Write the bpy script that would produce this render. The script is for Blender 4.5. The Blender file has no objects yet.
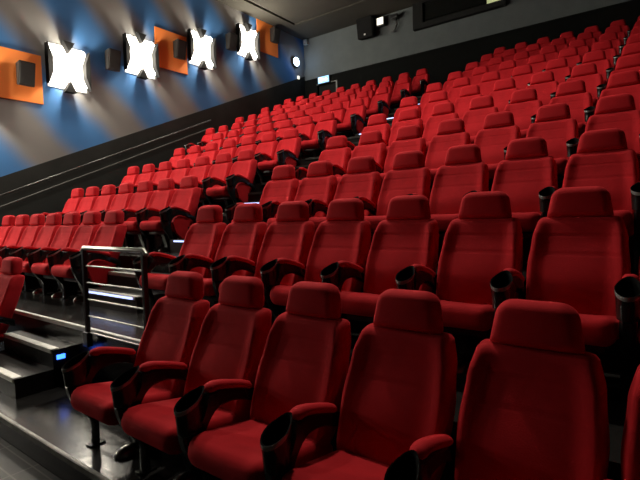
import bpy, bmesh, math, random
from mathutils import Vector, Matrix
random.seed(7)
S = bpy.context.scene
COL = S.collection

# ------------------------------------------------------------------ measures (metres)
PITCH = 0.56          # seat spacing along a row
DEPTH = 1.179         # row spacing
RISE = 0.4977         # rise per row
GAP = 1.839           # centre block first seat -> left block last seat
EDGE2 = -0.02         # front edge of the second row's platform
XL, XR, YB, YF = -7.62, 9.0, 12.5, -9.0
ZC = 8.28             # perimeter ceiling
AX0, AX1 = -1.54, -0.46   # central stairs

def edge(r): return -0.74 if r == 1 else EDGE2 + (r - 2) * DEPTH
def zrow(r): return (r - 1) * RISE
def yrow(r): return (r - 1) * DEPTH

# ------------------------------------------------------------------ materials
def mat(name, col, rough=0.5, metal=0.0, spec=0.5, sheen=0.0, sheen_tint=None, coat=0.0,
        emit=None, estr=0.0, noise=0.0, nscale=30.0, bump=0.0, bscale=200.0):
    m = bpy.data.materials.new(name); m.use_nodes = True
    nt = m.node_tree; b = nt.nodes['Principled BSDF']
    b.inputs['Base Color'].default_value = (*col, 1)
    b.inputs['Roughness'].default_value = rough
    b.inputs['Metallic'].default_value = metal
    b.inputs['Specular IOR Level'].default_value = spec
    b.inputs['Sheen Weight'].default_value = sheen
    b.inputs['Sheen Roughness'].default_value = 0.4
    if sheen_tint: b.inputs['Sheen Tint'].default_value = (*sheen_tint, 1)
    b.inputs['Coat Weight'].default_value = coat
    if emit:
        b.inputs['Emission Color'].default_value = (*emit, 1)
        b.inputs['Emission Strength'].default_value = estr
    tc = nt.nodes.new('ShaderNodeTexCoord')
    if noise:
        n = nt.nodes.new('ShaderNodeTexNoise'); n.inputs['Scale'].default_value = nscale
        n.inputs['Detail'].default_value = 3
        nt.links.new(tc.outputs['Object'], n.inputs['Vector'])
        r = nt.nodes.new('ShaderNodeMapRange')
        r.inputs['From Min'].default_value = 0.3; r.inputs['From Max'].default_value = 0.7
        r.inputs['To Min'].default_value = 1 - noise; r.inputs['To Max'].default_value = 1 + noise
        nt.links.new(n.outputs['Fac'], r.inputs['Value'])
        v = nt.nodes.new('ShaderNodeVectorMath'); v.operation = 'SCALE'
        v.inputs[0].default_value = col
        nt.links.new(r.outputs['Result'], v.inputs['Scale'])
        nt.links.new(v.outputs['Vector'], b.inputs['Base Color'])
    if bump:
        n = nt.nodes.new('ShaderNodeTexNoise'); n.inputs['Scale'].default_value = bscale
        nt.links.new(tc.outputs['Object'], n.inputs['Vector'])
        bp = nt.nodes.new('ShaderNodeBump'); bp.inputs['Strength'].default_value = bump
        bp.inputs['Distance'].default_value = 0.01
        nt.links.new(n.outputs['Fac'], bp.inputs['Height'])
        nt.links.new(bp.outputs['Normal'], b.inputs['Normal'])
    return m

VELVET = mat('red_velvet', (0.50, 0.012, 0.018), rough=0.85, spec=0.15, sheen=0.5,
             sheen_tint=(1.0, 0.06, 0.07), noise=0.10, nscale=9, bump=0.10, bscale=160)
PLASTIC = mat('black_plastic', (0.008, 0.009, 0.009), rough=0.25, spec=0.4)
MATTE = mat('matte_black', (0.006, 0.006, 0.006), rough=0.8, spec=0.15)
RIM = mat('glossy_rim_painted_highlight', (0.22, 0.24, 0.23), rough=0.15, spec=1.0, coat=0.6)  # grey lightened to paint in the highlight along the black rim
INNER = mat('cup_inside', (0.004, 0.004, 0.004), rough=0.9, spec=0.04)
METAL_DK = mat('dark_painted_steel', (0.012, 0.012, 0.013), rough=0.35, spec=0.5)
CHROME = mat('brushed_steel', (0.38, 0.37, 0.33), rough=0.30, metal=1.0)
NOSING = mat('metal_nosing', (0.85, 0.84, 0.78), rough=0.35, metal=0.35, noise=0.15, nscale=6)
FLOOR = mat('dark_glossy_floor', (0.018, 0.017, 0.016), rough=0.20, spec=0.25, noise=0.35, nscale=3, bump=0.12, bscale=14)
STEPM = mat('dark_step_covering', (0.022, 0.021, 0.020), rough=0.42, spec=0.3, noise=0.3, nscale=5, bump=0.15, bscale=30)
LOWWALL = mat('charcoal_wall_cladding', (0.022, 0.024, 0.022), rough=0.75, spec=0.25, noise=0.15, nscale=2)
BACKWALL = mat('grey_wall', (0.105, 0.120, 0.122), rough=0.9, spec=0.2, noise=0.06, nscale=3)
BACKLOW = mat('black_wall_band', (0.006, 0.0065, 0.006), rough=0.95, spec=0.05)
CEIL = mat('grey_ceiling', (0.050, 0.047, 0.038), rough=0.9, spec=0.2, noise=0.05, nscale=2)
CEIL_DK = mat('dark_ceiling_edge', (0.02, 0.02, 0.018), rough=0.9, spec=0.2)
ORANGE = mat('orange_panel', (0.95, 0.27, 0.06), rough=0.7, spec=0.2)
SPK = mat('speaker_cabinet', (0.012, 0.011, 0.010), rough=0.6)
SPKG = mat('speaker_grille', (0.016, 0.015, 0.013), rough=0.8, bump=0.5, bscale=300)
PLATE = mat('lamp_shade_metal', (0.012, 0.012, 0.012), rough=0.8, spec=0.1)
GLOW = mat('lamp_diffuser', (0.9, 0.9, 0.85), emit=(1.0, 0.96, 0.88), estr=14)
BLUEGLOW = mat('blue_white_lamp', (0.8, 0.9, 1.0), emit=(0.55, 0.75, 1.0), estr=9)
LED = mat('blue_led', (0.1, 0.2, 1.0), emit=(0.03, 0.14, 1.0), estr=5)
LEDSTRIP = mat('blue_white_led_strip', (0.6, 0.7, 1.0), emit=(0.45, 0.55, 1.0), estr=2.0)
SIGN = mat('lit_sign_face', (0.5, 0.8, 1.0), emit=(0.22, 0.55, 1.0), estr=1.0)
SIGNW = mat('lit_sign_symbol', (0.9, 0.95, 1.0), emit=(0.85, 0.95, 1.0), estr=1.8)
WHITEP = mat('white_plastic', (0.75, 0.75, 0.72), rough=0.4)
SMALLLIT = mat('small_lit_panel', (0.9, 0.9, 0.8), emit=(1.0, 0.97, 0.80), estr=1.1)
GLASSDK = mat('dark_booth_glass', (0.006, 0.007, 0.006), rough=0.08, spec=0.8)
BOOTHLIT = mat('lit_booth_interior', (0.5, 0.5, 0.3), emit=(0.55, 0.62, 0.30), estr=0.55, noise=0.4, nscale=12)
DOORM = mat('dark_door', (0.006, 0.006, 0.006), rough=0.8, spec=0.2)

def tiles():
    m = bpy.data.materials.new('dark_tiled_floor'); m.use_nodes = True
    nt = m.node_tree; b = nt.nodes['Principled BSDF']
    b.inputs['Roughness'].default_value = 0.5; b.inputs['Specular IOR Level'].default_value = 0.2
    tc = nt.nodes.new('ShaderNodeTexCoord'); br = nt.nodes.new('ShaderNodeTexBrick')
    br.offset = 0.0; br.inputs['Scale'].default_value = 1.0
    br.inputs['Brick Width'].default_value = 0.45; br.inputs['Row Height'].default_value = 0.13
    br.inputs['Mortar Size'].default_value = 0.006; br.inputs['Mortar Smooth'].default_value = 0.3
    br.inputs['Color1'].default_value = (0.012, 0.012, 0.010, 1); br.inputs['Color2'].default_value = (0.017, 0.017, 0.014, 1)
    br.inputs['Mortar'].default_value = (0.07, 0.068, 0.058, 1)
    nt.links.new(tc.outputs['Object'], br.inputs['Vector']); nt.links.new(br.outputs['Color'], b.inputs['Base Color'])
    return m
TILES = tiles()

def wall_stripes():
    m = bpy.data.materials.new('striped_wall'); m.use_nodes = True
    nt = m.node_tree; b = nt.nodes['Principled BSDF']; L = nt.links.new
    b.inputs['Roughness'].default_value = 0.8; b.inputs['Specular IOR Level'].default_value = 0.25
    tc = nt.nodes.new('ShaderNodeTexCoord'); sp = nt.nodes.new('ShaderNodeSeparateXYZ')
    L(tc.outputs['Object'], sp.inputs[0])
    no = nt.nodes.new('ShaderNodeTexNoise'); no.inputs['Scale'].default_value = 0.7
    L(tc.outputs['Object'], no.inputs['Vector'])
    def M(op, a, c):
        n = nt.nodes.new('ShaderNodeMath'); n.operation = op
        for k, x in enumerate((a, c)):
            if x is None: continue
            if isinstance(x, (int, float)): n.inputs[k].default_value = x
            else: L(x, n.inputs[k])
        return n.outputs[0]
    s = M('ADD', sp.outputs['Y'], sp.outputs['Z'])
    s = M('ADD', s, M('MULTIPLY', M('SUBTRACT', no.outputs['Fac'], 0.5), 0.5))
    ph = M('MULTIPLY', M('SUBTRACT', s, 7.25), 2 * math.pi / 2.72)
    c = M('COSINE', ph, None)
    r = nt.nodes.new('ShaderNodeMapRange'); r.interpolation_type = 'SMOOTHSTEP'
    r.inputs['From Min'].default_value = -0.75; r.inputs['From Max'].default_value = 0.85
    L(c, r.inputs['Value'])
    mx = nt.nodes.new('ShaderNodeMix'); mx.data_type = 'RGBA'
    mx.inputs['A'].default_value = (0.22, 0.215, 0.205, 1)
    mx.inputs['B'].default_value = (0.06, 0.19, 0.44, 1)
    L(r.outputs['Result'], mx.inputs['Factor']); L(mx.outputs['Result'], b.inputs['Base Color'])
    return m
STRIPES = wall_stripes()

# ------------------------------------------------------------------ mesh helpers
def link(name, bm, m, parent=None, smooth=None, kind=None):
    me = bpy.data.meshes.new(name)
    bmesh.ops.recalc_face_normals(bm, faces=bm.faces)
    if smooth is not None:
        for f in bm.faces: f.smooth = True
        for e in bm.edges:
            if len(e.link_faces) == 2 and e.calc_face_angle(0) > math.radians(smooth): e.smooth = False
    bm.to_mesh(me); bm.free()
    for x in (m if isinstance(m, (list, tuple)) else [m]): me.materials.append(x)
    o = bpy.data.objects.new(name, me); COL.objects.link(o)
    if parent is not None: o.parent = parent
    if kind: o['kind'] = kind
    return o

def box(bm, x0, x1, y0, y1, z0, z1, bev=0.0, mi=0):
    vs = [bm.verts.new((x, y, z)) for x in (x0, x1) for y in (y0, y1) for z in (z0, z1)]
    idx = [(0,1,3,2),(4,6,7,5),(0,4,5,1),(2,3,7,6),(0,2,6,4),(1,5,7,3)]
    fs = [bm.faces.new([vs[i] for i in q]) for q in idx]
    for f in fs: f.material_index = mi
    if bev:
        es = list({e for f in fs for e in f.edges})
        r = bmesh.ops.bevel(bm, geom=es, offset=bev, segments=2, affect='EDGES', profile=0.6)
        for f in r['faces']: f.material_index = mi
    return vs

def tube(bm, pts, r, n=10):
    pts = [Vector(p) for p in pts]; rings = []
    for k, p in enumerate(pts):
        d = (pts[min(k+1, len(pts)-1)] - pts[max(k-1, 0)]).normalized()
        a = d.cross(Vector((0.31, 0.17, 0.93)))
        if a.length < 0.1: a = d.cross(Vector((1, 0, 0)))
        a.normalize(); b = d.cross(a)
        rings.append([bm.verts.new(p + (a*math.cos(t) + b*math.sin(t)) * r) for t in [2*math.pi*j/n for j in range(n)]])
    for A, B in zip(rings, rings[1:]):
        for j in range(n): bm.faces.new((A[j], A[(j+1) % n], B[(j+1) % n], B[j]))
    bm.faces.new(rings[0]); bm.faces.new(rings[-1][::-1])

def prism(bm, poly, axis, a, b):
    """polygon (2D) swept between a and b along 'axis' (x: poly is y,z; y: poly is x,z)"""
    def P(p, t): return (t, p[0], p[1]) if axis == 'x' else (p[0], t, p[1])
    A = [bm.verts.new(P(p, a)) for p in poly]; B = [bm.verts.new(P(p, b)) for p in poly]
    n = len(poly)
    for j in range(n): bm.faces.new((A[j], A[(j+1) % n], B[(j+1) % n], B[j]))
    bm.faces.new(A[::-1]); bm.faces.new(B)

def catmull(pts, n=6, closed=False):
    out = []; N = len(pts)
    rng = range(N if closed else N-1)
    for i in rng:
        g = (lambda k: pts[k % N]) if closed else (lambda k: pts[max(0, min(N-1, k))])
        p0, p1, p2, p3 = g(i-1), g(i), g(i+1), g(i+2)
        for s in range(n):
            t = s / n
            out.append(tuple(0.5*((2*b) + (-a+c)*t + (2*a-5*b+4*c-d)*t*t + (-a+3*b-3*c+d)*t**3) for a, b, c, d in zip(p0, p1, p2, p3)))
    if not closed: out.append(tuple(pts[-1]))
    return out

def pillow(bm, wfun, a0, a1, T, place, rc_top, rc_bot, r, front=None, nu=18, nv=20, seams=()):
    """soft slab: 'a' runs from a0 to a1, x spans +-wfun(a); place(x, a, t) puts a point; t is the signed thickness"""
    def ss(k, n): return 0.5 - 0.5*math.cos(math.pi*k/n)
    vs = sorted({round(ss(k, nv), 5) for k in range(nv+1)} | {round((s + d - a0)/(a1 - a0), 5) for s in seams for d in (-0.012, 0, 0.012)})
    us = [2*ss(k, nu) - 1 for k in range(nu+1)]
    F, B = [], []
    for v in vs:
        a = a0 + (a1-a0)*v; W = wfun(a)
        dt, db = a1 - a, a - a0
        if dt < rc_top: W -= rc_top - math.sqrt(max(0, rc_top**2 - (rc_top-dt)**2))
        if db < rc_bot: W -= rc_bot - math.sqrt(max(0, rc_bot**2 - (rc_bot-db)**2))
        rf, rb = [], []
        for u in us:
            x = u*W
            h = lambda d: math.sqrt(max(0.0, 1 - (1 - min(d, r)/r)**2))
            e = h(W - abs(x)) * h(min(dt, db))
            edge_v = abs(u) > 0.9999 or v < 1e-6 or v > 1-1e-6
            if edge_v:
                q = bm.verts.new(place(x, a, 0)); rf.append(q); rb.append(q)
            else:
                ex = front(u, a)*e if front else 0
                for s in seams:
                    if abs(a - s) < 0.004: ex -= 0.0032*e
                rf.append(bm.verts.new(place(x, a, T*0.5*e + ex))); rb.append(bm.verts.new(place(x, a, -T*0.5*e)))
        F.append(rf); B.append(rb)
    for G in (F, B):
        for i in range(len(vs)-1):
            for j in range(nu):
                q = []
                for w in (G[i][j], G[i][j+1], G[i+1][j+1], G[i+1][j]):
                    if w not in q: q.append(w)
                try: bm.faces.new(q)
                except ValueError: pass

# ------------------------------------------------------------------ the cinema seat (origin: floor below the top of the headrest)
def spine(z):
    # y of the middle of the back at height z
    pts = [(0.28, -0.258), (0.42, -0.214), (0.60, -0.143), (0.75, -0.083), (0.90, -0.030), (1.10, 0.0)]
    for (z0, y0), (z1, y1) in zip(pts, pts[1:]):
        if z <= z1: 
            t = (z-z0)/(z1-z0); return y0 + (y1-y0)*t
    return pts[-1][1]

def back_bm():
    bm = bmesh.new()
    def w(z):
        k = [(0.28, 0.225), (0.42, 0.255), (0.60, 0.264), (0.76, 0.250), (0.90, 0.222)]
        for (z0, a), (z1, b) in zip(k, k[1:]):
            if z <= z1:
                t = max(0, (z-z0)/(z1-z0)); t = t*t*(3-2*t); return a + (b-a)*t
        return k[-1][1]
    def fr(u, z): # side bolsters, lumbar swell
        b = max(0.0, (abs(u) - 0.62)/0.30); b = min(1, b); b = b*b*(3-2*b)
        lum = 0.022*math.exp(-((z-0.55)/0.13)**2)*(1-u*u)
        return 0.026*b*(1 if z < 0.8 else max(0, 1-(z-0.8)/0.12)) + lum
    pillow(bm, w, 0.28, 0.898, 0.125, lambda x, a, t: (x, spine(a)-t, a), 0.034, 0.05, 0.030, fr, seams=(0.68, 0.79), nu=22, nv=24)
    return bm

def head_bm():
    bm = bmesh.new()
    def w(z): return 0.176 - 0.030*max(0, (z-0.90))/0.18
    pillow(bm, w, 0.892, 1.076, 0.105, lambda x, a, t: (x, spine(a)-t-0.006, a), 0.060, 0.012, 0.034,
           lambda u, a: 0.010*(1-u*u), nu=16, nv=16)
    return bm

def cushion_bm():
    bm = bmesh.new()
    def z(a, x): # a runs to the front
        return 0.280 + 0.082*min(1.0, (a-0.17)/0.45)  
    def fr(u, a):
        b = min(1, max(0.0, (abs(u) - 0.65)/0.3))
        return 0.014*b*b - 0.012*(1-u*u)*math.exp(-((a-0.40)/0.14)**2)
    pillow(bm, lambda a: 0.238 + 0.006*min(1, (a-0.17)/0.2), 0.19, 0.735, 0.135,
           lambda x, a, t: (x, -a, z(a, x)+t), 0.07, 0.03, 0.055, fr)
    return bm

def arm_bm(side):
    bm = bmesh.new(); xc = side*PITCH/2
    # arched bar + front post that sweeps back to the floor, side profile in (y, z)
    outer = catmull([(-0.13, 0.455), (-0.24, 0.505), (-0.36, 0.552), (-0.48, 0.582), (-0.57, 0.585)], 5)
    front = catmull([(-0.592, 0.50), (-0.635, 0.445), (-0.70, 0.435), (-0.712, 0.40), (-0.675, 0.30), (-0.615, 0.215), (-0.578, 0.17), (-0.572, 0.08), (-0.572, 0.0)], 5)
    inner = catmull([(-0.535, 0.0), (-0.535, 0.08), (-0.535, 0.16), (-0.565, 0.26), (-0.575, 0.39), (-0.53, 0.465),
                     (-0.45, 0.492), (-0.36, 0.482), (-0.24, 0.435), (-0.13, 0.385)], 5)
    path = outer + front + inner
    # hexahedral strip: pair outer and inner lines by arc parameter
    out = outer + front; inn = inner[::-1]
    def resample(ps, n):
        L = [0]
        for a, b in zip(ps, ps[1:]): L.append(L[-1] + math.dist(a, b))
        res = []
        for k in range(n):
            s = L[-1]*k/(n-1); j = 0
            while j < len(L)-2 and L[j+1] < s: j += 1
            t = (s-L[j])/max(1e-9, L[j+1]-L[j]); res.append(tuple(p+(q-p)*t for p, q in zip(ps[j], ps[j+1])))
        return res
    N = 34; A, B = resample(out, N), resample(inn, N)
    hw = 0.033; rings = []
    for (ya, za), (yb, zb) in zip(A, B):
        my, mz = (ya+yb)/2, (za+zb)/2
        hw = 0.033 if my < -0.31 else 0.008 + 0.025*max(0, (-0.24-my)/0.07)
        ring = []
        for t, wx in ((0, 0.55), (0.16, 1), (0.84, 1), (1, 0.55)):
            ring.append((xc + hw*wx, ya+(yb-ya)*t, za+(zb-za)*t))
        for t, wx in ((1, 0.55), (0.84, 1), (0.16, 1), (0, 0.55)):
            ring.append((xc - hw*wx, ya+(yb-ya)*t, za+(zb-za)*t))
        rings.append([bm.verts.new(p) for p in ring])
    for R0, R1 in zip(rings, rings[1:]):
        for j in range(8): bm.faces.new((R0[j], R0[(j+1) % 8], R1[(j+1) % 8], R1[j]))
    bm.faces.new(rings[0]); bm.faces.new(rings[-1][::-1])
    # foot plate on the floor
    box(bm, xc-0.030, xc+0.030, -0.60, -0.50, 0.0, 0.012, 0.003)
    return bm

def cup_bm(side):
    bm = bmesh.new(); xc = side*PITCH/2; yc = -0.655; n = 24; zr = 0.560
    prof = [(0.88, -0.125), (0.95, -0.06), (1.0, -0.004), (1.06, 0.004), (1.05, 0.018), (0.92, 0.014), (0.86, -0.02), (0.74, -0.11), (0.0, -0.112)]
    rings = []
    for k, (s, dz) in enumerate(prof):
        ring = []
        if s == 0.0:
            rings.append([bm.verts.new((xc, yc, zr+dz))]); continue
        for j in range(n):
            t = 2*math.pi*j/n
            cx, cy = math.cos(t), math.sin(t)
            y = yc + cy*0.074*s + (0.012 if cy > 0 else 0)*cy*s
            tilt = (y - yc)*0.46 * (1 if dz > -0.05 else 0.2)
            ring.append(bm.verts.new((xc + cx*0.053*s*(1 - 0.30*max(0, cy)), y, zr + dz + tilt)))
        rings.append(ring)
    for k, (R0, R1) in enumerate(zip(rings, rings[1:])):
        for j in range(n):
            if len(R1) == 1: f = bm.faces.new((R0[j], R0[(j+1) % n], R1[0]))
            else: f = bm.faces.new((R0[j], R0[(j+1) % n], R1[(j+1) % n], R1[j]))
            f.material_index = 2 if k in (2, 3) else (1 if k >= 4 else 0)
    bm.faces.new(rings[0][::-1])
    return bm

def pad_bm(side):
    bm = bmesh.new(); xc = side*PITCH/2
    pillow(bm, lambda a: 0.034 - 0.008*max(0, (0.34-a)/0.1), 0.25, 0.560, 0.046,
           lambda x, a, t: (xc+x, -a, 0.600 - 0.42*max(0, 0.50-a)**1.25 - 0.10*max(0, a-0.50) + t), 0.034, 0.02, 0.024, nu=8, nv=14)
    return bm

def side_panel_bm():
    bm = bmesh.new()
    poly = [(-0.55, 0.40), (-0.51, 0.46), (-0.45, 0.485), (-0.36, 0.475), (-0.27, 0.44), (-0.30, 0.20), (-0.40, 0.17), (-0.50, 0.26)]
    prism(bm, poly, 'x', PITCH/2-0.022, PITCH/2+0.022)
    return bm

def ped_bm():
    bm = bmesh.new()
    box(bm, -0.19, 0.19, -0.60, -0.26, 0.235, 0.275, 0.008)
    prism(bm, [(-0.52, 0.24), (-0.30, 0.24), (-0.28, 0.0), (-0.44, 0.0)], 'x', -0.035, 0.035)
    box(bm, -0.05, 0.05, -0.50, -0.22, 0.0, 0.012, 0.003)
    return bm

def foot_bm():
    bm = bmesh.new()
    n = 14; prof = [(1.0, 0.0), (1.0, 0.012), (0.7, 0.036), (0.3, 0.05), (0.0, 0.052)]; R = []
    for s, z in prof:
        R.append([bm.verts.new((0.055*s*math.cos(2*math.pi*j/n), -0.50 + 0.085*s*math.sin(2*math.pi*j/n), z)) for j in range(n)] if s else [bm.verts.new((0, -0.50, z))])
    for A, B in zip(R, R[1:]):
        for j in range(n): bm.faces.new((A[j], A[(j+1) % n], B[(j+1) % n], B[j]) if len(B) > 1 else (A[j], A[(j+1) % n], B[0]))
    bm.faces.new(R[0][::-1])
    return bm

def empty(name, loc=(0, 0, 0)):
    o = bpy.data.objects.new(name, None); COL.objects.link(o); o.location = loc
    o.empty_display_size = 0.1; return o

def add_arm(root, side, cache={}):
    if side not in cache:
        a = link('armrest', arm_bm(side), PLASTIC, root, 40)
        a['label'] = 'black plastic armrest'
        c = link('cup_holder', cup_bm(side), [PLASTIC, INNER, RIM], a, 50)
        p = link('arm_pad', pad_bm(side), VELVET, a, 50); p['label'] = 'red armrest pad'
        cache[side] = (a, c, p); return
    a = cache[side][0].copy(); COL.objects.link(a); a.parent = root
    for q in cache[side][1:]:
        d = q.copy(); COL.objects.link(d); d.parent = a

proto_meshes = {}
def build_parts(root):
    if not proto_meshes:
        for nm, bmf, m in (('backrest', back_bm, VELVET), ('headrest', head_bm, VELVET), ('seat_cushion', cushion_bm, VELVET), ('pedestal', ped_bm, METAL_DK), ('pedestal_foot', foot_bm, CHROME)):
            proto_meshes[nm] = link(nm, bmf(), m, root, 60)
    else:
        for nm, src in proto_meshes.items():
            d = src.copy(); COL.objects.link(d); d.parent = root

ORD = ['first', 'second', 'third', 'fourth', 'fifth', 'sixth', 'seventh', 'eighth', 'ninth', 'tenth', 'eleventh']
panel_src = []
def seat(x, r, label, group, right_arm=False):
    root = empty('cinema_seat', (x, yrow(r), zrow(r)))
    root['label'] = label; root['category'] = 'seat'; root['group'] = group
    build_parts(root); add_arm(root, -1)
    if right_arm:
        add_arm(root, 1)
        if not panel_src:
            panel_src.append(link('side_panel', side_panel_bm(), VELVET, root)); panel_src[0]['label'] = 'red upholstered side panel'
        else:
            d = panel_src[0].copy(); COL.objects.link(d); d.parent = root
    return root

for r in range(1, 12):
    for i in range(8):
        if r == 1 and i < 2: continue
        if r == 1:
            k = i - 2
            lab = ('red cinema seat in the nearest row, at its left end beside the shiny floor' if k == 0 else
                   f'red cinema seat in the nearest row, {ORD[k]} from its left end')
        else:
            rw = 'last row by the back wall' if r == 11 else f'{ORD[r-1]} row'
            if i == 0:
                lab = ('red cinema seat behind the metal railing, at the stair end of its row' if r == 2 else
                       f'red cinema seat, {rw}, centre block, at the stair end')
            else:
                lab = f'red cinema seat, {rw}, centre block, {ORD[i]} from the stairs'
        seat(i*PITCH, r, lab, 'red cinema seats of the centre block')
for r in range(1, 11):
    n = 2 if r == 1 else (7 if r <= 6 else 10)
    for i in range(n):
        if r == 1:
            lab = ('red cinema seat at the left picture edge, left block front row, beside the steps' if i == 0 else
                   'red cinema seat almost cut off at the left picture edge, left block front row')
        elif i == 0: lab = f'red cinema seat with side panel, stair end, left block, {ORD[r-1]} row'
        elif i == n-1: lab = f'red cinema seat nearest the striped wall, left block, {ORD[r-1]} row'
        else: lab = f'red cinema seat in left block, {ORD[r-1]} row, {ORD[i]} from the central stairs'
        seat(-GAP - i*PITCH, r, lab, 'red cinema seats of the left block', right_arm=(i == 0))

# ------------------------------------------------------------------ floor: stepped terraces
bm = bmesh.new()
def terrace(x0, x1, last):
    prof = [(edge(1), 0.0)]
    for r in range(2, last+1): prof += [(edge(r), zrow(r-1)), (edge(r), zrow(r))]
    prof += [(YB, zrow(last)), (YB, -0.8), (edge(1), -0.8)]
    prism(bm, prof, 'x', x0, x1)
terrace(XL, AX0, 10); terrace(AX0, XR, 11)
link('floor', bm, FLOOR, kind='structure')
bm = bmesh.new()
prism(bm, [(YF, -0.5), (edge(1)-0.6, -0.5), (edge(1)-0.6, -0.333), (edge(1)-0.3, -0.333), (edge(1)-0.3, -0.166), (edge(1)-0.001, -0.166), (edge(1)-0.001, -0.8), (YF, -0.8)], 'x', XL, XR)
link('floor_front', bm, TILES, kind='structure')
bm = bmesh.new()
def stairs(x0, x1, last, first=1):
    for r in range(first, last):
        e = edge(r+1)
        for k, (d, h) in enumerate(((0.59 if r > 1 else 0.52, RISE/3), (0.29 if r > 1 else 0.22, 2*RISE/3))):
            box(bm, x0, x1, e-d, e+0.002, zrow(r) - 0.001, zrow(r)+h)
stairs(AX0, AX1, 11)
link('floor_central_stairs', bm, STEPM, kind='structure')
bm = bmesh.new(); stairs(XL, -5.56, 7); link('floor_wall_stairs', bm, STEPM, kind='structure')
# nosings of the central stairs, one trim per step, with the blue led marker at its right end
t = 0
def nosing(x0, x1, y, z, w=0.06, m=None):
    global t; t += 1
    b = bmesh.new(); box(b, x0, x1, y-0.006, y+w, z-0.002, z+0.006); box(b, x0, x1, y-0.008, y, z-0.03, z+0.006)
    o = link(f'trim_{t}', b, m or NOSING, kind='structure')
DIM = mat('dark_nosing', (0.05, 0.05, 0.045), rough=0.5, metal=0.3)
WORN = mat('worn_dark_nosing', (0.16, 0.155, 0.13), rough=0.4, metal=0.3, noise=0.4, nscale=9)
nosing(-1.6, 9.0, edge(1), 0.0, 0.02, WORN)
nosing(-1.6, 9.0, edge(1)-0.3, -0.166, 0.02, WORN)
for r in range(1, 11):
    e = edge(r+1)
    for d, h in ((0.59 if r > 1 else 0.52, RISE/3), (0.29 if r > 1 else 0.22, 2*RISE/3)):
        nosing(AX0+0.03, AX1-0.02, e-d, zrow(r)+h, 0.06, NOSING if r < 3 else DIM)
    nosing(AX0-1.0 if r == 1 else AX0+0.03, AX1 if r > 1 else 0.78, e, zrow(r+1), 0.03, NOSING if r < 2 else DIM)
for r in range(1, 11):
    e = edge(r+1)
    y, z = (e-0.22+0.03, zrow(r)+RISE*0.667-0.07) if r == 1 else (e-0.59, zrow(r)+RISE/3)
    b = bmesh.new()
    if r == 1: box(b, AX1, AX1+0.008, y, y+0.07, z-0.02, z+0.02, 0.002)
    else: box(b, AX0+0.10, AX1-0.06, y-0.014, y-0.009, z-0.024, z-0.004)
    o = link('step_light', b, LED if r == 1 else LEDSTRIP)
    o['label'] = ('blue step light on the side of the step beside the nearest seats' if r == 1 else
                  f'thin blue-white light strip on the step edge by the {ORD[r]} row of seats')
    o['category'] = 'step light'; o['group'] = 'blue lights of the central stairs'

# ------------------------------------------------------------------ railing in front of the second row
root = empty('metal_railing', (-0.14, -0.10, RISE-0.02))
root.location = (-0.16, -0.075, 0)
root['label'] = 'black and steel safety railing between the steps and nearest seats'; root['category'] = 'railing'
W = 0.88; z0, z1 = RISE-0.10, 1.215
for x in (0, W):
    b = bmesh.new(); box(b, x-0.017, x+0.017, -0.017, 0.017, z0, z1, 0.005)
    box(b, x-0.04, x+0.04, -0.03, 0.018, z0-0.02, z0+0.10, 0.004)
    link('post', b, METAL_DK, root)
b = bmesh.new(); tube(b, [(-0.03, 0, z1-0.03), (0.0, 0, z1), (W, 0, z1), (W+0.03, 0, z1-0.03)], 0.019, 12)
link('handrail', b, CHROME, root, 50)['label'] = 'round steel top rail'
for k in range(5):
    b = bmesh.new(); zz = z1 - 0.15 - k*0.142
    tube(b, [(0.02, -0.0, zz), (W-0.02, -0.0, zz)], 0.0075, 8)
    link('crossbar', b, CHROME, root, 50)['label'] = 'thin steel crossbar'

# ------------------------------------------------------------------ walls and ceiling
def band_z(y): return 2.41 + 0.4215*(y-1.85)
bm = bmesh.new()
prism(bm, [(YF, -0.8), (YB+0.2, -0.8), (YB+0.2, band_z(YB+0.2)), (-4.2, band_z(-4.2)), (YF, band_z(-4.2))], 'x', XL-0.2, XL+0.03)
link('wall_left_lower', bm, LOWWALL, kind='structure')
bm = bmesh.new()
prism(bm, [(-4.2, band_z(-4.2)), (YB+0.2, band_z(YB+0.2)), (YB+0.2, 9.0), (YF, 9.0), (YF, band_z(-4.2))], 'x', XL-0.2, XL)
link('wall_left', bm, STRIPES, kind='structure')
bm = bmesh.new(); box(bm, XL-0.2, XR+0.2, YB, YB+0.2, 6.72, 9.0); link('wall_back', bm, BACKWALL, kind='structure')
bm = bmesh.new()
# lower black band with the door opening
DX0, DX1, DZ = -6.98, -6.08, 6.44
box(bm, XL-0.2, DX0, YB-0.02, YB+0.2, 3.0, 6.72); box(bm, DX1, XR+0.2, YB-0.02, YB+0.2, 3.0, 6.72)
box(bm, DX0, DX1, YB-0.02, YB+0.2, DZ, 6.72)
link('wall_back_lower', bm, BACKLOW, kind='structure')
d = empty('door_1', (DX0, YB, zrow(10))); d['kind'] = 'structure'
b = bmesh.new(); box(b, 0.0, DX1-DX0, 0.08, 0.12, 0, DZ-zrow(10)); link('door_leaf', b, DOORM, d)
b = bmesh.new(); box(b, DX1-DX0-0.03, DX1-DX0+0.03, -0.04, 0.0, 0, DZ-zrow(10)+0.03); box(b, -0.03, DX1-DX0+0.03, -0.035, 0.0, DZ-zrow(10), DZ-zrow(10)+0.03); link('door_frame', b, mat('grey_door_frame', (0.10, 0.11, 0.10), rough=0.4), d)
b = bmesh.new(); box(b, 0.06, 0.30, 0.03, 0.06, 1.0, 1.03, 0.005); link('door_handle', b, CHROME, d)
bm = bmesh.new(); box(bm, XR, XR+0.2, YF, YB, -0.8, 9.0); link('wall_right', bm, LOWWALL, kind='structure')
bm = bmesh.new(); box(bm, XL-0.2, XR+0.2, YF-0.2, YF, -0.8, 9.0); link('wall_front', bm, LOWWALL, kind='structure')

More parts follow.
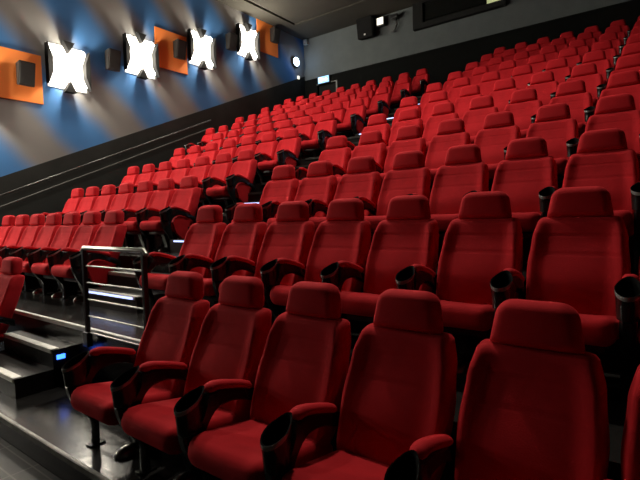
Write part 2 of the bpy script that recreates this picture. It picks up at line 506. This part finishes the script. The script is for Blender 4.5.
SX, SY = -6.95, 11.15     # inner edges of the perimeter ceiling
bm = bmesh.new()
box(bm, XL-0.2, SX, YF, YB+0.2, ZC, ZC+0.3); box(bm, SX, XR+0.2, SY, YB+0.2, ZC, ZC+0.3)
link('ceiling_perimeter', bm, CEIL, kind='structure')
bm = bmesh.new(); box(bm, SX+0.11, XR+0.2, YF, SY-0.11, ZC, ZC+0.3); link('ceiling', bm, CEIL, kind='structure')
bm = bmesh.new()
box(bm, SX, SX+0.11, YF, SY, ZC+0.16, ZC+0.3); box(bm, SX, XR+0.2, SY-0.11, SY, ZC+0.16, ZC+0.3)
t += 1; link(f'trim_{t}', bm, CEIL_DK, kind='structure')

# ------------------------------------------------------------------ handrails on the left wall
def wall_rail(dz, label):
    y0, y1 = -3.0, 7.6
    f = lambda y: 2.04 + dz + 0.4215*(y-1.86)
    root = empty('wall_handrail', (XL+0.03, 0, 0)); root['label'] = label; root['category'] = 'handrail'
    b = bmesh.new(); tube(b, [(0.09, y0, f(y0)), (0.09, y1, f(y1)), (0.02, y1+0.06, f(y1)+0.02)], 0.020, 10); link('rail', b, mat('dark_steel_rail', (0.09, 0.09, 0.085), rough=0.3, metal=0.9) if dz == 0 else mat('worn_rail', (0.07, 0.07, 0.065), rough=0.5, metal=0.4), root, 50)
    y = y0+0.6
    while y < y1:
        b = bmesh.new(); tube(b, [(0.0, y, f(y)-0.06), (0.09, y, f(y)-0.06), (0.09, y, f(y)-0.015)], 0.008, 6); link('bracket', b, METAL_DK, root, 50); y += 1.75
wall_rail(0, 'upper steel handrail on the dark wall beside the left block')
wall_rail(-0.24, 'lower handrail on the dark wall, below the brighter steel one')

# ------------------------------------------------------------------ things on the left wall
def panel(y, z, label):
    b = bmesh.new(); box(b, XL+0.002, XL+0.03, y-0.53, y+0.53, z-0.54, z+0.54)
    o = link('wall_panel', b, ORANGE); o['label'] = label; o['category'] = 'wall panel'; o['group'] = 'orange panels on the left wall'
def speaker(y, z, label):
    root = empty('wall_speaker', (XL, y, z)); root['label'] = label; root['category'] = 'speaker'; root['group'] = 'speakers on the left wall'
    root.rotation_euler = (0, 0, 0)
    b = bmesh.new()
    # cabinet wider at the top front, tipped down towards the seats
    def V(x, yy, zz): return b.verts.new((x, yy, zz))
    hw, hh = 0.165, 0.25
    P = [V(0.07, -hw*0.8, -hh*0.86), V(0.07, hw*0.8, -hh*0.86), V(0.07, hw*0.8, hh), V(0.07, -hw*0.8, hh),
         V(0.24, -hw, -hh), V(0.24, hw, -hh), V(0.34, hw, hh), V(0.34, -hw, hh)]
    for q in ((0,1,2,3), (4,7,6,5), (0,4,5,1), (3,2,6,7), (0,3,7,4), (1,5,6,2)): b.faces.new([P[i] for i in q])
    bmesh.ops.bevel(b, geom=list(b.edges), offset=0.01, segments=2, affect='EDGES')
    link('cabinet', b, SPK, root)
    g = bmesh.new()
    k = 0.88
    q = [(0.24+0.1*(1-k)/2, -hw*k, -hh*k), (0.24+0.1*(1-k)/2, hw*k, -hh*k), (0.34-0.1*(1-k)/2, hw*k, hh*k), (0.34-0.1*(1-k)/2, -hw*k, hh*k)]
    A = [g.verts.new((x+0.001, yy, zz)) for x, yy, zz in q]; B = [g.verts.new((x+0.012, yy*0.97, zz*0.97)) for x, yy, zz in q]
    g.faces.new(A[::-1]); g.faces.new(B)
    for j in range(4): g.faces.new((A[j], A[(j+1) % 4], B[(j+1) % 4], B[j]))
    link('grille', g, SPKG, root)
    b = bmesh.new(); box(b, 0.0, 0.09, -0.03, 0.03, -0.08, 0.08, 0.004); box(b, 0.0, 0.012, -0.06, 0.06, -0.12, 0.12, 0.003)
    link('bracket', b, METAL_DK, root)

LAMPS = []
lamp_src = []
def lamp(y, z, label):
    root = empty('wall_lamp', (XL, y, z)); root['label'] = label; root['category'] = 'lamp'; root['group'] = 'cross shaped wall lamps'
    LAMPS.append((y, z))
    if lamp_src:
        for s in lamp_src:
            c = s.copy(); COL.objects.link(c); c.parent = root
        return
    b = bmesh.new(); box(b, 0.0, 0.04, -0.12, 0.12, -0.12, 0.12, 0.006); lamp_src.append(link('back_box', b, PLATE, root))
    b = bmesh.new(); box(b, 0.002, 0.018, -0.45, 0.45, -0.50, 0.50); g = link('added_reflector', b, WHITEP, root); g['label'] = 'white plate added to brighten the lamp core'; lamp_src.append(g)  # white plate added behind the diffuser so the lamp core burns out
    b = bmesh.new()
    for s in (1, -1):
        L, w = 0.56, 0.065
        dx, dz = math.cos(math.radians(50)), s*math.sin(math.radians(50))
        nx, nz = -dz, dx
        c = [(L*dx+w*nx, L*dz+w*nz), (-L*dx+w*nx, -L*dz+w*nz), (-L*dx-w*nx, -L*dz-w*nz), (L*dx-w*nx, L*dz-w*nz)]
        A = [b.verts.new((0.05, p[0], p[1])) for p in c]; B = [b.verts.new((0.11, p[0], p[1])) for p in c]
        b.faces.new(A[::-1]); b.faces.new(B)
        for j in range(4): b.faces.new((A[j], A[(j+1) % 4], B[(j+1) % 4], B[j]))
    g = link('diffuser', b, GLOW, root); g['label'] = 'glowing white crossed diffuser'; lamp_src.append(g)
    H, Wd = 0.56, 0.48
    for k in range(4):
        if k == 0: tri = [(-0.13, H+0.02), (0.13, H+0.02), (0, 0.33)]
        if k == 1: tri = [(-0.13, -H-0.02), (0.13, -H-0.02), (0, -0.33)]
        if k == 2: tri = [(Wd, 0.46), (Wd, -0.46), (0.37, -0.16), (0.37, 0.16)]
        if k == 3: tri = [(-Wd, 0.46), (-Wd, -0.46), (-0.37, -0.16), (-0.37, 0.16)]
        b = bmesh.new(); prism(b, tri, 'x', 0.022, 0.18)
        lamp_src.append(link('shade_plate', b, PLATE, root))

def wz(y): return 4.66 + 0.408*(y-2.42)      # centre line of the fittings, rising with the rows
names = {0: 'lowest and leftmost', 1: 'second lowest', 2: 'second highest', 3: 'highest, beside the last orange panel'}
panel(2.30, 4.66, 'large orange wall panel at the left picture edge behind a speaker')
panel(6.35, 6.24, 'orange wall panel between the two pairs of bright lamps')
panel(10.42, 7.76, 'small-looking orange wall panel nearest the back corner of the hall')
speaker(2.42, 4.66, 'dark box speaker on the leftmost orange panel')
speaker(4.45, 5.46, 'dark box speaker on the bare striped wall between the first two lamps')
speaker(6.50, 6.27, 'dark box speaker on the middle orange panel')
speaker(8.50, 7.05, 'dark box speaker on the bare striped wall between the last two lamps')
speaker(10.62, 7.88, 'dark box speaker on the orange panel by the back corner')
lamp(3.40, 5.06, 'bright cross shaped wall lamp, first one right of the leftmost orange panel')
lamp(5.33, 5.82, 'bright cross shaped wall lamp just left of the middle orange panel')
lamp(7.40, 6.56, 'bright cross shaped wall lamp just right of the middle orange panel')
lamp(9.37, 7.33, 'bright cross shaped wall lamp just left of the farthest orange panel')
lamp(1.30, 4.18, 'cross shaped wall lamp just outside the left picture edge')
lamp(-0.75, 3.40, 'cross shaped wall lamp farther forward on the striped wall')
lamp(-2.80, 2.70, 'cross shaped wall lamp nearest the screen end of the striped wall')

# round blue-white lamp near the corner
root = empty('round_wall_lamp', (XL, 11.92, 7.31)); root['label'] = 'round blue-white light on the striped wall near the back corner'; root['category'] = 'lamp'
def disc(bm, x0, x1, r, n=24, yc=0, zc=0): tube(bm, [(x0, yc, zc), (x1, yc, zc)], r, n)
b = bmesh.new(); disc(b, 0.0, 0.08, 0.19); link('housing', b, SPK, root, 40)
b = bmesh.new(); disc(b, 0.081, 0.10, 0.16); link('lens', b, BLUEGLOW, root, 40)['label'] = 'glowing blue-white lens'

# ------------------------------------------------------------------ back wall things
# booth window
wx0, wx1, wz0 = -2.92, 0.0, 7.44
root = empty('window_1', (0, YB, 0)); root['kind'] = 'structure'
b = bmesh.new()
box(b, wx0, wx1, -0.16, 0.0, wz0, wz0+0.16); box(b, wx0, wx0+0.34, -0.16, 0.0, wz0+0.16, ZC); box(b, wx1-0.10, wx1, -0.16, 0.0, wz0+0.16, ZC); box(b, wx0+0.34, wx1-0.10, -0.16, 0, ZC-0.06, ZC)
link('window_frame', b, mat('window_frame_dark', (0.008, 0.008, 0.008), rough=0.7, spec=0.2), root)
b = bmesh.new(); box(b, wx0+0.34, wx1-0.10, -0.05, -0.01, wz0+0.16, ZC-0.06); link('pane', b, GLASSDK, root)
b = bmesh.new(); box(b, -0.56, -0.13, -0.065, -0.052, 7.64, 8.16); link('lit_opening', b, BOOTHLIT, root)['label'] = 'lit yellow-green opening of the booth window'
# speaker on the back wall
root = empty('back_wall_speaker', (-4.62, YB, 7.90)); root['label'] = 'black speaker on the grey back wall left of the booth window'; root['category'] = 'speaker'
b = bmesh.new()
P = [b.verts.new(p) for p in ((-0.28, -0.10, -0.30), (0.28, -0.10, -0.30), (0.28, -0.10, 0.30), (-0.28, -0.10, 0.30), (-0.30, -0.36, -0.34), (0.30, -0.36, -0.34), (0.30, -0.46, 0.32), (-0.30, -0.46, 0.32))]
for q in ((0,3,2,1), (4,5,6,7), (0,1,5,4), (3,7,6,2), (0,4,7,3), (1,2,6,5)): b.faces.new([P[i] for i in q])
bmesh.ops.bevel(b, geom=list(b.edges), offset=0.012, segments=2, affect='EDGES')
link('cabinet', b, MATTE, root)
b = bmesh.new(); box(b, -0.06, 0.06, -0.12, 0, -0.06, 0.06); link('bracket', b, MATTE, root)
b = bmesh.new(); box(b, -0.03, 0.03, -0.385, -0.365, -0.26, -0.21); link('badge', b, WHITEP, root)['label'] = 'small white badge'
root = empty('wall_floodlight', (-4.10, YB, 8.02)); root['label'] = 'small white lit lamp beside the black back wall speaker'; root['category'] = 'lamp'
b = bmesh.new(); box(b, -0.15, 0.15, -0.22, -0.08, -0.15, 0.15, 0.01); box(b, -0.03, 0.03, -0.10, 0, -0.03, 0.03); link('housing', b, METAL_DK, root)
b = bmesh.new(); box(b, -0.12, 0.12, -0.23, -0.221, -0.11, 0.12); link('lens', b, SMALLLIT, root)
root = empty('wall_camera_bracket', (-3.55, YB, 7.86)); root['label'] = 'thin dark bracket and camera left of the booth window'; root['category'] = 'bracket'
b = bmesh.new(); tube(b, [(-0.2, -0.02, 0.28), (-0.1, -0.1, 0.12), (0.1, -0.12, 0.18), (0.24, -0.05, 0.30)], 0.03, 8); tube(b, [(0.0, -0.11, 0.15), (0.03, -0.12, -0.08), (-0.1, -0.1, -0.26), (-0.18, -0.02, -0.22)], 0.03, 8)
link('arm', b, METAL_DK, root, 50)
b = bmesh.new(); box(b, -0.14, 0.12, -0.26, -0.13, 0.12, 0.24, 0.01); link('camera_body', b, METAL_DK, root)
# exit sign
root = empty('exit_sign', (-6.62, YB-0.02, 6.57)); root['label'] = 'small glowing blue exit sign over the back door'; root['category'] = 'sign'
b = bmesh.new(); box(b, -0.27, 0.27, -0.09, 0, -0.135, 0.135, 0.008); link('housing', b, METAL_DK, root)
b = bmesh.new(); box(b, -0.25, 0.25, -0.097, -0.0905, -0.12, 0.12); link('sign_face', b, SIGN, root)
b = bmesh.new()
prism(b, [(-0.02, -0.02), (-0.02, 0.02), (0.10, 0.02), (0.10, 0.06), (0.19, 0.0), (0.10, -0.06), (0.10, -0.02)], 'y', -0.103, -0.0975)
box(b, -0.20, -0.17, -0.103, -0.0975, -0.08, 0.08); box(b, -0.10, -0.07, -0.103, -0.0975, -0.08, 0.08); box(b, -0.20, -0.07, -0.103, -0.0975, 0.06, 0.08)
link('symbol', b, SIGNW, root)['label'] = 'white doorway and arrow symbol'
# small corner device, small wall dot
root = empty('wall_sensor', (-7.45, YB, 8.16)); root['label'] = 'small pale device high in the back corner under the ceiling'; root['category'] = 'sensor'
b = bmesh.new(); box(b, -0.09, 0.09, -0.14, 0, -0.10, 0.10, 0.02); link('housing', b, mat('pale_grey_plastic', (0.35, 0.38, 0.36), rough=0.5), root)
b = bmesh.new(); box(b, -0.04, 0.04, -0.15, -0.141, -0.04, 0.05, 0.003); link('lens', b, WHITEP, root)
b = bmesh.new(); box(b, XL+0.03, XL+0.07, 12.02, 12.12, 6.70, 6.82, 0.01); o = link('wall_switch', b, SMALLLIT); o['label'] = 'tiny white fitting low on the wall below the round lamp'; o['category'] = 'switch'

# ------------------------------------------------------------------ unseen ceiling downlights, added to brighten the seat rows
k = 0
for x, y in ((-3.4, 2.4), (-0.2, 2.7), (-3.4, 5.6), (0.2, 5.6)):
    root = empty('added_downlight', (x, y, ZC)); root['category'] = 'fill_light'; root['group'] = 'unseen ceiling downlights added as fill'
    root['label'] = 'unseen round ceiling light added to brighten the seat rows'
    b = bmesh.new(); tube(b, [(0, 0, -0.02), (0, 0, 0.0)], 0.17, 24); link('trim_ring', b, METAL_DK, root, 40)
    b = bmesh.new(); tube(b, [(0, 0, -0.026), (0, 0, -0.021)], 0.13, 24); link('lens', b, SMALLLIT, root, 40)
    l = bpy.data.lights.new('fill_light', 'AREA'); l.shape = 'DISK'; l.size = 0.26; l.energy = (165 if x > -1 else 90) if y < 3 else 14; l.color = (1.0, 0.93, 0.80); l.spread = math.radians(140)
    o = bpy.data.objects.new('fill_light', l); COL.objects.link(o); o.location = (x, y, ZC-0.04)

for (y, z) in LAMPS:
    l = bpy.data.lights.new('wall_lamp_light', 'POINT'); l.energy = 125 if y > 5 else 195 if y > 2 else (230 if y > 1 else (360 if y > -2 else 230)); l.shadow_soft_size = 0.12; l.color = (1.0, 0.90, 0.74)
    o = bpy.data.objects.new('wall_lamp_light', l); COL.objects.link(o); o.location = (XL+0.26, y, z)
l = bpy.data.lights.new('round_lamp_light', 'POINT'); l.energy = 6; l.shadow_soft_size = 0.1; l.color = (0.45, 0.65, 1.0)
o = bpy.data.objects.new('round_lamp_light', l); COL.objects.link(o); o.location = (XL+0.3, 11.92, 7.31)

# ------------------------------------------------------------------ world, camera, view
w = bpy.data.worlds.new('World'); S.world = w; w.use_nodes = True
w.node_tree.nodes['Background'].inputs[0].default_value = (0.5, 0.5, 0.5, 1)
w.node_tree.nodes['Background'].inputs[1].default_value = 0.0
f, yaw, pitch, roll = 461.48, 36.7225, -3.0279, -1.3968
ya, pi_, ro = map(math.radians, (yaw, pitch, roll))
fwd = Vector((-math.sin(ya)*math.cos(pi_), math.cos(ya)*math.cos(pi_), math.sin(pi_)))
rt = Vector((math.cos(ya), math.sin(ya), 0)); up = rt.cross(fwd)
r2 = rt*math.cos(ro) + up*math.sin(ro); u2 = -rt*math.sin(ro) + up*math.cos(ro)
cam = bpy.data.cameras.new('camera'); co = bpy.data.objects.new('camera', cam); COL.objects.link(co)
co.matrix_world = Matrix(((r2.x, u2.x, -fwd.x, 3.7658), (r2.y, u2.y, -fwd.y, -1.9992), (r2.z, u2.z, -fwd.z, 1.4390), (0, 0, 0, 1)))
cam.sensor_width = 36; cam.lens = 36*f/640; cam.clip_start = 0.05; cam.clip_end = 100
S.camera = co
S.view_settings.view_transform = 'Standard'; S.view_settings.look = 'None'
S.view_settings.gamma = 1; S.view_settings.use_curve_mapping = False
S.view_settings.exposure = 0.0
